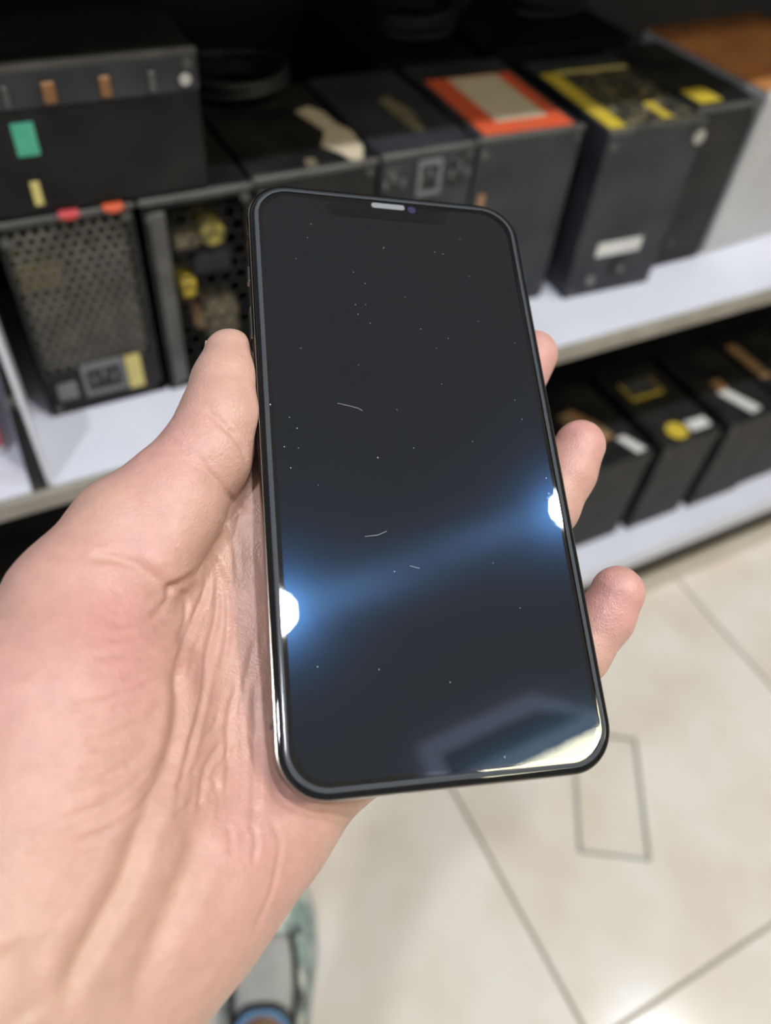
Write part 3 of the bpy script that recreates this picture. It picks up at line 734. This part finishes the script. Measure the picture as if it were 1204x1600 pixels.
pill('earpiece', ecen[0], ecen[1], 9.6, 1.7, -0.02, 0.035, M['mesh_grey'], ph)
lc = L(643, 328, 0.05)
pill('front_camera', lc[0], lc[1], 2.3, 2.3, -0.02, 0.03, M['lens'], ph)
def side_button(name, sx, y0, y1, depth=0.42, hz=2.6, m='button'):
    x0 = sx * (PW / 2 - 0.8); x1 = sx * (PW / 2 + depth)
    return box(name, (min(x0, x1) * mm, y0 * mm, (-3.95 - hz / 2) * mm), (max(x0, x1) * mm, y1 * mm, (-3.95 + hz / 2) * mm), M[m], ph, 0.0004, 2)
side_button('mute_switch', -1, 48.5, 53.5); side_button('volume_button', -1, 31.5, 41.5); side_button('volume_button', -1, 18, 28)
side_button('side_button', 1, 18, 36)
for sx, y in ((-1, -62.5), (1, -62.5), (-1, 62.5), (1, 62.5)):
    bm = bmesh.new()
    bm_box(bm, (min(sx * (PW / 2 - 1.2), sx * (PW / 2 + 0.015)) * mm, (y - .55) * mm, -6.6 * mm), (max(sx * (PW / 2 - 1.2), sx * (PW / 2 + 0.015)) * mm, (y + .55) * mm, -1.4 * mm))
    bm_obj('antenna_line', bm, M['antenna'], ph)
# specks of dust and two hair scratches on the glass
bm = bmesh.new()
def speck(u, v, r_):
    p = L(u, v, 0.48); r_ *= 1.3
    bmesh.ops.create_icosphere(bm, subdivisions=1, radius=r_ * mm, matrix=Matrix.Translation(Vector(p) * mm) @ Matrix.Diagonal((1, 1, 0.25, 1)))
for (u, v, r_) in [(486, 350, .09), (480, 371, .09), (462, 404, .08), (552, 425, .09), (570, 443, .10), (555, 476, .10), (559, 491, .11), (571, 476, .09), (578, 505, .10),
                   (599, 387, .12), (679, 394, .09), (692, 397, .09), (718, 374, .08), (733, 432, .08), (633, 464, .08), (657, 514, .09), (470, 544, .09), (700, 529, .08),
                   (747, 502, .08), (681, 544, .08), (804, 536, .09), (452, 652, .10), (444, 698, .12), (454, 731, .12), (466, 700, .08), (422, 632, .14), (464, 669, .12),
                   (590, 715, .15), (646, 700, .10), (738, 690, .09), (497, 758, .08), (571, 838, .08), (616, 893, .09), (592, 1046, .10), (703, 1066, .09), (770, 880, .08),
                   (853, 747, .12), (857, 771, .12), (855, 778, .11), (496, 1042, .10), (788, 1183, .11), (812, 950, .09), (560, 570, .08), (620, 640, .08), (690, 600, .08), (804, 625, .09), (815, 655, .1)]:
    speck(u, v, r_)
def scratch(pts_):
    q = [Vector(L(u, v, 0.48)) * mm for u, v in pts_]
    bm_tube(bm, q, 0.035 * mm, 4)
scratch([(527, 630), (545, 634), (560, 638), (566, 642)]); scratch([(573, 838), (590, 836), (604, 830)]); scratch([(640, 884), (655, 888)])
ds = bm_obj('dust_specks', bm, M['dust'], ph); ds['kind'] = 'stuff'

# ------------------------------------------------------------------ hand
def rc(a, b, k=0):                        # tapered limb between two (u, v, z, radius) stations
    return (L(a[0], a[1], a[2]).astype(np.float32), np.float32(a[3]), L(b[0], b[1], b[2]).astype(np.float32), np.float32(b[3]))
def sd_rc(p, s):
    a, ra, b, rb = s; ba = b - a; L2 = ba @ ba
    h = np.clip(((p - a) @ ba) / max(L2, 1e-9), 0, 1)
    return np.linalg.norm(p - a - h[:, None] * ba, axis=1) - (ra + (rb - ra) * h)
def smin(a, b, k):
    h = np.clip(0.5 + 0.5 * (b - a) / k, 0, 1)
    return b + (a - b) * h - k * h * (1 - h)
def chain(st): return [rc(a, b) for a, b in zip(st, st[1:])]
THUMB = chain([(359, 556, -6.5, 6.6), (354, 600, -6.0, 8.4), (346, 655, -5.5, 9.8), (322, 712, -6.0, 10.6), (270, 775, -7.5, 11.8), (205, 838, -9.0, 14.0), (138, 955, -11.0, 17.5)])
PALM = (chain([(138, 955, -11.0, 17.5), (100, 1110, -10.0, 23.0), (70, 1280, -10.0, 26.0), (20, 1480, -9.0, 26.0), (-40, 1680, -13.0, 26.0)])       # thenar
        + chain([(200, 1100, -14.0, 18.0), (150, 1350, -13.0, 22.0), (40, 1650, -14.0, 24.0)])
        + chain([(440, 850, -25.0, 12.0), (330, 1060, -25.0, 13.5), (190, 1400, -17.0, 19.0)])    # index metacarpal
        + chain([(490, 950, -26.0, 12.5), (390, 1120, -26.5, 13.5), (240, 1400, -18.0, 18.0)])
        + chain([(560, 1040, -26.0, 12.0), (440, 1190, -26.5, 13.5), (280, 1420, -17.0, 17.0)])
        + chain([(630, 1130, -25.5, 12.0), (490, 1190, -26.0, 13.5), (402, 1285, -24.0, 15.6), (312, 1372, -17.5, 16.5), (222, 1462, -14.0, 17.5), (110, 1610, -14, 20)])  # hypothenar
        + chain([(250, 960, -20.0, 13.0), (300, 900, -21.0, 11.0)]) + chain([(330, 880, -21.0, 9.0), (405, 800, -21.5, 9.5), (425, 740, -21.5, 9.0)]))                               # web
_w = L(-20, 1680, -13.0); _u = _w - L(110, 1400, -13.0); _u[2] = -6.0; _u /= np.linalg.norm(_u)
FOREARM = [(_w.astype(np.float32), np.float32(25.0), (_w + _u * 75).astype(np.float32), np.float32(29.0)), ((_w + _u * 75).astype(np.float32), np.float32(29.0), (_w + _u * 170).astype(np.float32), np.float32(36.0))]
PALM = PALM + FOREARM
FING = [chain([(964, 926, -9.0, 6.9), (945, 965, -12.5, 7.3), (905, 1020, -16.6, 7.6), (800, 1085, -18.5, 8.6), (630, 1130, -23.5, 11.5)]),
        chain([(906, 696, -12.0, 7.1), (888, 738, -14.2, 7.6), (857, 792, -16.8, 8.0), (740, 890, -18.6, 9.2), (560, 1040, -24.0, 12.0)]),
        chain([(833, 554, -15.4, 7.2), (785, 645, -17.0, 8.2), (670, 772, -18.6, 9.4), (490, 950, -24.0, 12.5)]),
        chain([(640, 500, -15.6, 7.2), (610, 580, -16.6, 8.0), (545, 692, -18.5, 9.4), (440, 850, -23.5, 12.0)])]
BULGE = rc((285, 800, -5.5, 9.5), (236, 880, -4.0, 9.0))
def hand_sdf(p):
    p = np.asarray(p, np.float32)
    d = None
    for s in PALM:
        v = sd_rc(p, s); d = v if d is None else smin(d, v, 7.0)
    t = None
    for s in THUMB:
        v = sd_rc(p, s); t = v if t is None else smin(t, v, 3.0)
    t = smin(t, sd_rc(p, BULGE), 3.0)
    d = smin(d, t, 4.0)
    f = None
    for ch in FING:
        c_ = None
        for s in ch:
            v = sd_rc(p, s); c_ = v if c_ is None else smin(c_, v, 2.0)
        f = c_ if f is None else smin(f, c_, 0.8)
    d = smin(d, f, 4.0)
    # keep clear of the phone it holds: press the flesh flat against the body
    q = np.abs(p - np.array([0, 0, -3.85])) - np.array([PW / 2 - 3.2, PH_ / 2 - 3.2, 0.65])
    box_d = np.linalg.norm(np.maximum(q, 0), axis=1) + np.minimum(q.max(axis=1), 0) - 3.45
    return -smin(-d, box_d, 2.5)
def surface_net(f, lo, hi, h):
    n = np.ceil((hi - lo) / h / 8).astype(int) * 8 + 1
    D = np.full(n, 5.0, np.float32)
    nb = (n - 1) // 8
    bc = np.stack(np.meshgrid(*[np.arange(k) for k in nb], indexing='ij'), -1).reshape(-1, 3)
    cen_ = lo + (bc * 8 + 4) * h
    dv = f(cen_); rad = 4 * h * 1.7321 + 2.0
    act = np.abs(dv) < rad
    for (i, j, k), v in zip(bc[~act], dv[~act]):
        D[i * 8:i * 8 + 9, j * 8:j * 8 + 9, k * 8:k * 8 + 9] = v
    off = np.stack(np.meshgrid(np.arange(9), np.arange(9), np.arange(9), indexing='ij'), -1).reshape(-1, 3)
    A_ = bc[act]
    for s in range(0, len(A_), 400):
        idx = (A_[s:s + 400, None, :] * 8 + off[None]).reshape(-1, 3)
        D[idx[:, 0], idx[:, 1], idx[:, 2]] = f(lo + idx * h)
    S = D < 0
    c = [S[i:n[0] - 1 + i, j:n[1] - 1 + j, k:n[2] - 1 + k] for i in (0, 1) for j in (0, 1) for k in (0, 1)]
    cnt = sum(x.astype(np.int8) for x in c)
    mixed = (cnt > 0) & (cnt < 8)
    cells = np.argwhere(mixed)
    vid = np.full(mixed.shape, -1, np.int64); vid[mixed] = np.arange(len(cells))
    acc = np.zeros((len(cells), 3)); num = np.zeros(len(cells))
    corners = [np.array(q) for q in ((0, 0, 0), (0, 0, 1), (0, 1, 0), (0, 1, 1), (1, 0, 0), (1, 0, 1), (1, 1, 0), (1, 1, 1))]
    for a_ in range(8):
        for b_ in range(a_ + 1, 8):
            if np.abs(corners[a_] - corners[b_]).sum() != 1: continue
            ia = cells + corners[a_]; ib = cells + corners[b_]
            da = D[ia[:, 0], ia[:, 1], ia[:, 2]].astype(float); db = D[ib[:, 0], ib[:, 1], ib[:, 2]].astype(float)
            x = (da < 0) != (db < 0)
            t = np.where(x, da / np.where(x, da - db, 1), 0)
            acc += np.where(x[:, None], corners[a_] + (corners[b_] - corners[a_]) * t[:, None], 0); num += x
    verts = lo + (cells + acc / num[:, None]) * h
    faces = []
    for ax in range(3):
        sl0 = [slice(None)] * 3; sl1 = [slice(None)] * 3
        sl0[ax] = slice(0, -1); sl1[ax] = slice(1, None)
        ch = S[tuple(sl0)] != S[tuple(sl1)]
        e = np.argwhere(ch)
        o1, o2 = (ax + 1) % 3, (ax + 2) % 3
        e = e[(e[:, o1] > 0) & (e[:, o2] > 0) & (e[:, o1] < n[o1] - 1) & (e[:, o2] < n[o2] - 1)]
        u1 = np.zeros(3, int); u1[o1] = 1; u2 = np.zeros(3, int); u2[o2] = 1
        quad = [vid[tuple((e - s1 * u1 - s2 * u2).T)] for s1, s2 in ((0, 0), (1, 0), (1, 1), (0, 1))]
        quad = np.stack(quad, 1)
        inside = S[tuple(e.T)]
        quad[~inside] = quad[~inside][:, ::-1]
        faces.append(quad)
    F = np.concatenate(faces); F = F[(F >= 0).all(1)]
    return verts, F
def grad(f, p, e=0.3):
    g = np.stack([f(p + e * np.eye(3)[i]) - f(p - e * np.eye(3)[i]) for i in range(3)], 1)
    return g / np.maximum(np.linalg.norm(g, axis=1, keepdims=True), 1e-9)
HRES = 0.9
allp = np.array([s[0] for s in PALM + THUMB + sum(FING, [])] + [s[2] for s in PALM + THUMB + sum(FING, [])])
lo = allp.min(0) - 40; hi = allp.max(0) + 30
hi[0] = min(hi[0], 62.0); hi[1] = min(hi[1], 62.0); lo[2] = max(lo[2], -72.0)
V, F = surface_net(hand_sdf, lo, hi, HRES)
for _ in range(2):
    V = V - np.clip(hand_sdf(V), -0.6, 0.6)[:, None] * grad(hand_sdf, V)
Nn = grad(hand_sdf, V)
def split_quads(V, F, N_):                # every quad into four, normals carried along
    n = len(V); E = np.stack([F, np.roll(F, -1, 1)], 2).reshape(-1, 2); E.sort(1)
    key, inv = np.unique(E[:, 0] * (n + 1) + E[:, 1], return_inverse=True)
    ea, eb = key // (n + 1), key % (n + 1); em = n + inv.reshape(-1, 4); fc = n + len(key) + np.arange(len(F))
    nv = [0.5 * (N_[ea] + N_[eb]), N_[F].mean(1)]
    pv = [0.5 * (V[ea] + V[eb]), V[F].mean(1)]
    V3 = np.concatenate([V] + pv); N3 = np.concatenate([N_] + nv); N3 /= np.linalg.norm(N3, axis=1, keepdims=True)
    F3 = np.concatenate([np.stack([F[:, k], em[:, k], fc, em[:, k - 1]], 1) for k in range(4)])
    return V3, F3, N3
V0, F0 = V, F
V, F, Nn = split_quads(V, F, Nn)
# creases: lines laid over the skin, pressed in along the surface normal
bvh = BVHTree.FromPolygons([tuple(v) for v in V0.tolist()], F0.tolist())
cam_l = Vector(((CAM - PT) @ PR * 1000.0).tolist())
def on_skin(u, v):
    d = ray(u, v) @ PR; r_ = bvh.ray_cast(cam_l, Vector(d.tolist()).normalized())
    return np.array(r_[0]) if r_[0] is not None else None
def densify(pts, k=5): return [tuple(p)[:2] for p in smooth_pts([(a[0], a[1], 0) for a in pts], k)]
CREASE = [  # polyline, depth mm, half width mm
    ([(319, 876), (306, 893), (290, 908), (272, 917), (256, 919)], 1.0, 1.2),
    ([(264, 920), (262, 934), (252, 950), (236, 966)], 0.4, 0.9),
    ([(278, 918), (290, 940), (290, 972), (278, 1010)], 0.6, 0.9),
    # polyline, depth mm, half width mm
    ([(318, 640), (338, 656), (360, 676), (377, 698), (387, 722)], 0.55, 0.8),
    ([(328, 642), (350, 660), (370, 682)], 0.25, 0.6),
    ([(254, 914), (232, 896), (206, 880), (170, 872), (135, 871)], 0.55, 1.2),
    ([(322, 884), (325, 905), (318, 934), (299, 978), (284, 1035), (279, 1080)], 0.9, 0.9),
    ([(332, 872), (340, 905), (340, 958), (326, 1020), (318, 1085), (299, 1160), (274, 1264)], 0.9, 0.9),
    ([(330, 860), (346, 893), (355, 931), (356, 996), (345, 1050)], 0.6, 0.8),
    ([(352, 800), (361, 830), (368, 865), (372, 905)], 0.4, 0.7),
    ([(294, 1000), (281, 1050), (281, 1125), (260, 1209), (221, 1299), (194, 1374), (146, 1463), (115, 1523), (95, 1580)], 1.5, 2.2),
    ([(369, 1075), (357, 1140), (358, 1209), (350, 1265)], 0.6, 0.9),
    ([(350, 1160), (322, 1199), (311, 1269)], 0.5, 0.8),
    ([(398, 1065), (400, 1199), (394, 1285)], 0.5, 0.9),
    ([(426, 1282), (437, 1318), (434, 1345), (424, 1392), (408, 1430), (396, 1462)], 0.32, 0.8),
    ([(310, 1300), (299, 1349), (260, 1438), (234, 1498), (212, 1570)], 1.0, 2.6),
    ([(0, 1478), (30, 1538), (52, 1596)], 0.8, 2.6),
    ([(400, 1000), (385, 1060), (372, 1130)], 0.5, 0.8),
    ([(388, 770), (372, 800), (340, 830)], 0.4, 0.7),
]
r2 = random.Random(3)
for k in range(16):       # fine wrinkles fanning over the thumb mound
    v0 = 960 + k * 17; u0 = 262 + 14 * math.sin(k * 0.4)
    ln = 60 + r2.random() * 110
    CREASE.append(([(u0, v0), (u0 - ln * .35, v0 + ln * (.10 + .02 * k)), (u0 - ln * .7, v0 + ln * (.16 + .03 * k)), (u0 - ln, v0 + ln * (.2 + .035 * k))], 0.26 + 0.16 * r2.random(), 0.85))
for k in range(14):       # short lines in the hollow of the palm
    u0 = 300 + r2.random() * 110; v0 = 960 + r2.random() * 330; ln = 30 + r2.random() * 50; an = math.radians(70 + r2.random() * 60)
    CREASE.append(([(u0, v0), (u0 + ln * .5 * math.cos(an), v0 + ln * .5 * math.sin(an)), (u0 + ln * math.cos(an + .2), v0 + ln * math.sin(an + .2))], 0.20 + 0.12 * r2.random(), 0.65))
for k in range(8):        # fine lines over the thumb's first joint
    u0 = 300 + 9 * k; v0 = 700 + 11 * k + 10 * r2.random()
    CREASE.append(([(u0 - 40, v0 - 20), (u0, v0), (u0 + 25, v0 + 25)], 0.2, 0.65))
disp = np.zeros(len(V)); fold = np.zeros(len(V))
for pts_, dep, wid in CREASE:
    q = [on_skin(u, v) for u, v in densify(pts_)]; q = [x for x in q if x is not None]
    if len(q) < 2: continue
    q = np.array(q); best = np.full(len(V), 1e9); tb = np.zeros(len(V))
    lo_, hi_ = q.min(0) - 4 * wid - 1, q.max(0) + 4 * wid + 1
    ids = np.where(((V > lo_) & (V < hi_)).all(1))[0]
    vv = V[ids]; bb = np.full(len(ids), 1e9); tt = np.zeros(len(ids))
    for s in range(len(q) - 1):
        a_, b_ = q[s], q[s + 1]; ba = b_ - a_
        if np.linalg.norm(ba) > 14: continue
        hh = np.clip(((vv - a_) @ ba) / max(ba @ ba, 1e-9), 0, 1)
        dd = np.linalg.norm(vv - a_ - hh[:, None] * ba, axis=1)
        up_m = dd < bb; bb[up_m] = dd[up_m]; tt[up_m] = (s + hh[up_m]) / (len(q) - 1)
    fade = np.clip(np.minimum(tt, 1 - tt) * 6, 0, 1) * 0.85 + 0.15
    x = bb / wid
    disp[ids] += dep * fade * (-np.exp(-x * x) + 0.14 * np.exp(-((x - 2.0) / 0.9) ** 2))
    fold[ids] = np.maximum(fold[ids], min(dep, 1.0) * fade * np.exp(-x * x))
# soft unevenness of flesh
def vnoise(p, s, seed):
    rs = np.random.RandomState(seed); k = rs.normal(size=(14, 3)) / s; ph_ = rs.rand(14) * 6.283
    return np.sin(p @ k.T + ph_).mean(1) * 1.6
disp += 0.35 * vnoise(V, 9.0, 1) + 0.12 * vnoise(V, 3.0, 2) + 0.035 * vnoise(V * np.array([1.0, 2.2, 1.0]), 0.9, 3)
qd = np.abs(V - np.array([0, 0, -3.85])) - np.array([PW / 2, PH_ / 2, 3.85])
near = np.clip((np.linalg.norm(np.maximum(qd, 0), axis=1) + np.minimum(qd.max(1), 0)) / 2.0, 0, 1)
disp = np.where(disp > 0, disp * near, disp)
V2 = V + Nn * disp[:, None]
Wd = toworld(V2)
base = toworld(L(60, 1500, -20.0))[0]
me = bpy.data.meshes.new('person'); me.from_pydata((Wd - base).tolist(), [], F.tolist()); me.update(); me.shade_smooth()
hand = bpy.data.objects.new('person', me); link(hand); hand.location = tuple(base)
tag(hand, 'bare left hand gripping the black phone, thumb along its left edge', 'person')
# blush: fingertips, mounds and joints are pinker, folds and hollows yellower, with part of their shade put into the colour
def blob(u, v, z, r_): return np.exp(-(np.linalg.norm(V - L(u, v, z), axis=1) / r_) ** 2)
pink = 0.9 * blob(964, 926, -4, 16) + 0.9 * blob(906, 696, -6, 16) + 0.9 * blob(833, 554, -8, 16) + 0.35 * blob(345, 650, 4, 14) + 0.6 * blob(90, 1080, 14, 36) + 0.7 * blob(410, 1340, 2, 22) + 0.4 * blob(240, 790, 6, 18) + 0.5 * blob(230, 1010, 5, 16) + 0.25 * vnoise(V, 6.0, 5)
yel_shade = 0.2 * fold + 0.35 * blob(240, 1400, 2, 14) + 0.4 * blob(300, 1180, -6, 12) + 0.3 * blob(40, 1480, 14, 24) + 0.25 * vnoise(V, 8.0, 9)
for nm_, arr in (('pink', pink), ('yellow', yel_shade)):
    at = me.attributes.new(nm_, 'FLOAT', 'POINT'); at.data.foreach_set('value', np.clip(arr, 0, 1).astype(np.float32))
def skin_mat():
    m = bpy.data.materials.new('skin'); m.use_nodes = True; nt = m.node_tree; b = nt.nodes['Principled BSDF']; N = nt.nodes.new; lk = nt.links.new
    c = (*SKIN, 1)
    def mix(col_in, col2, attr):
        at = N('ShaderNodeAttribute'); at.attribute_name = attr
        mx = N('ShaderNodeMix'); mx.data_type = 'RGBA'
        lk(at.outputs['Fac'], mx.inputs[0])
        if isinstance(col_in, tuple): mx.inputs[6].default_value = col_in
        else: lk(col_in, mx.inputs[6])
        mx.inputs[7].default_value = col2; return mx.outputs[2]
    x = mix(c, (*SKIN_PINK, 1), 'pink'); x = mix(x, (*SKIN_YEL_SHADE, 1), 'yellow')
    tc = N('ShaderNodeTexCoord')
    n = N('ShaderNodeTexNoise'); n.inputs['Scale'].default_value = 260; n.inputs['Detail'].default_value = 4
    mp = N('ShaderNodeMapRange'); mp.inputs[1].default_value = 0.3; mp.inputs[2].default_value = 0.7; mp.inputs[3].default_value = 0.93; mp.inputs[4].default_value = 1.04
    mu = N('ShaderNodeMix'); mu.data_type = 'RGBA'; mu.blend_type = 'MULTIPLY'; mu.inputs[0].default_value = 1.0
    lk(tc.outputs['Object'], n.inputs['Vector']); lk(n.outputs['Fac'], mp.inputs[0]); lk(x, mu.inputs[6]); lk(mp.outputs[0], mu.inputs[7])
    lk(mu.outputs[2], b.inputs['Base Color'])
    b.inputs['Roughness'].default_value = 0.42; b.inputs['Specular IOR Level'].default_value = 0.5
    b.inputs['Subsurface Weight'].default_value = 0.2; b.inputs['Subsurface Radius'].default_value = (1.0, 0.35, 0.2); b.inputs['Subsurface Scale'].default_value = 0.0035
    v1 = N('ShaderNodeTexVoronoi'); v1.feature = 'DISTANCE_TO_EDGE'; v1.inputs['Scale'].default_value = 1100
    n2 = N('ShaderNodeTexNoise'); n2.inputs['Scale'].default_value = 500; n2.inputs['Detail'].default_value = 3
    ad = N('ShaderNodeMath'); ad.operation = 'ADD'
    lk(tc.outputs['Object'], v1.inputs['Vector']); lk(tc.outputs['Object'], n2.inputs['Vector']); lk(v1.outputs['Distance'], ad.inputs[0]); lk(n2.outputs['Fac'], ad.inputs[1])
    bp = N('ShaderNodeBump'); bp.inputs['Strength'].default_value = 0.45; bp.inputs['Distance'].default_value = 0.0004
    lk(ad.outputs[0], bp.inputs['Height']); lk(bp.outputs['Normal'], b.inputs['Normal'])
    return m
SKIN = (0.59, 0.365, 0.29); SKIN_PINK = (0.62, 0.305, 0.28); SKIN_YEL_SHADE = (0.53, 0.335, 0.23)
me.materials.append(skin_mat())
# thumb nail on the outer side of the thumb tip
nc = L(359, 562, -6.5); nd_ = L(346, 655, -5.5) - nc; nd_ /= np.linalg.norm(nd_)
outv = np.array([-0.75, 0.0, -0.66]); outv -= nd_ * (outv @ nd_); outv /= np.linalg.norm(outv); sv = np.cross(nd_, outv)
vs_ = []; fs_ = []
for i in range(9):
    for j in range(9):
        a_ = (j / 8 - 0.5) * 1.7; s = (i / 8) * 11.0 - 4.5
        r_ = 6.75 + 0.16 * max(s, -1)
        edge = 1 - 0.12 * (abs(j - 4) / 4) ** 2
        p = nc + nd_ * (s * edge) + (outv * math.cos(a_) + sv * math.sin(a_)) * r_
        vs_.append((toworld(p)[0] - base))
for i in range(8):
    for j in range(8):
        a_ = i * 9 + j; fs_.append((a_, a_ + 1, a_ + 10, a_ + 9))
M['nail'] = mat('nail', (0.70, 0.47, 0.40), 0.3)
nl = mesh_obj('thumbnail', vs_, fs_, M['nail'], hand, True); md = nl.modifiers.new('thick', 'SOLIDIFY'); md.thickness = 0.0006
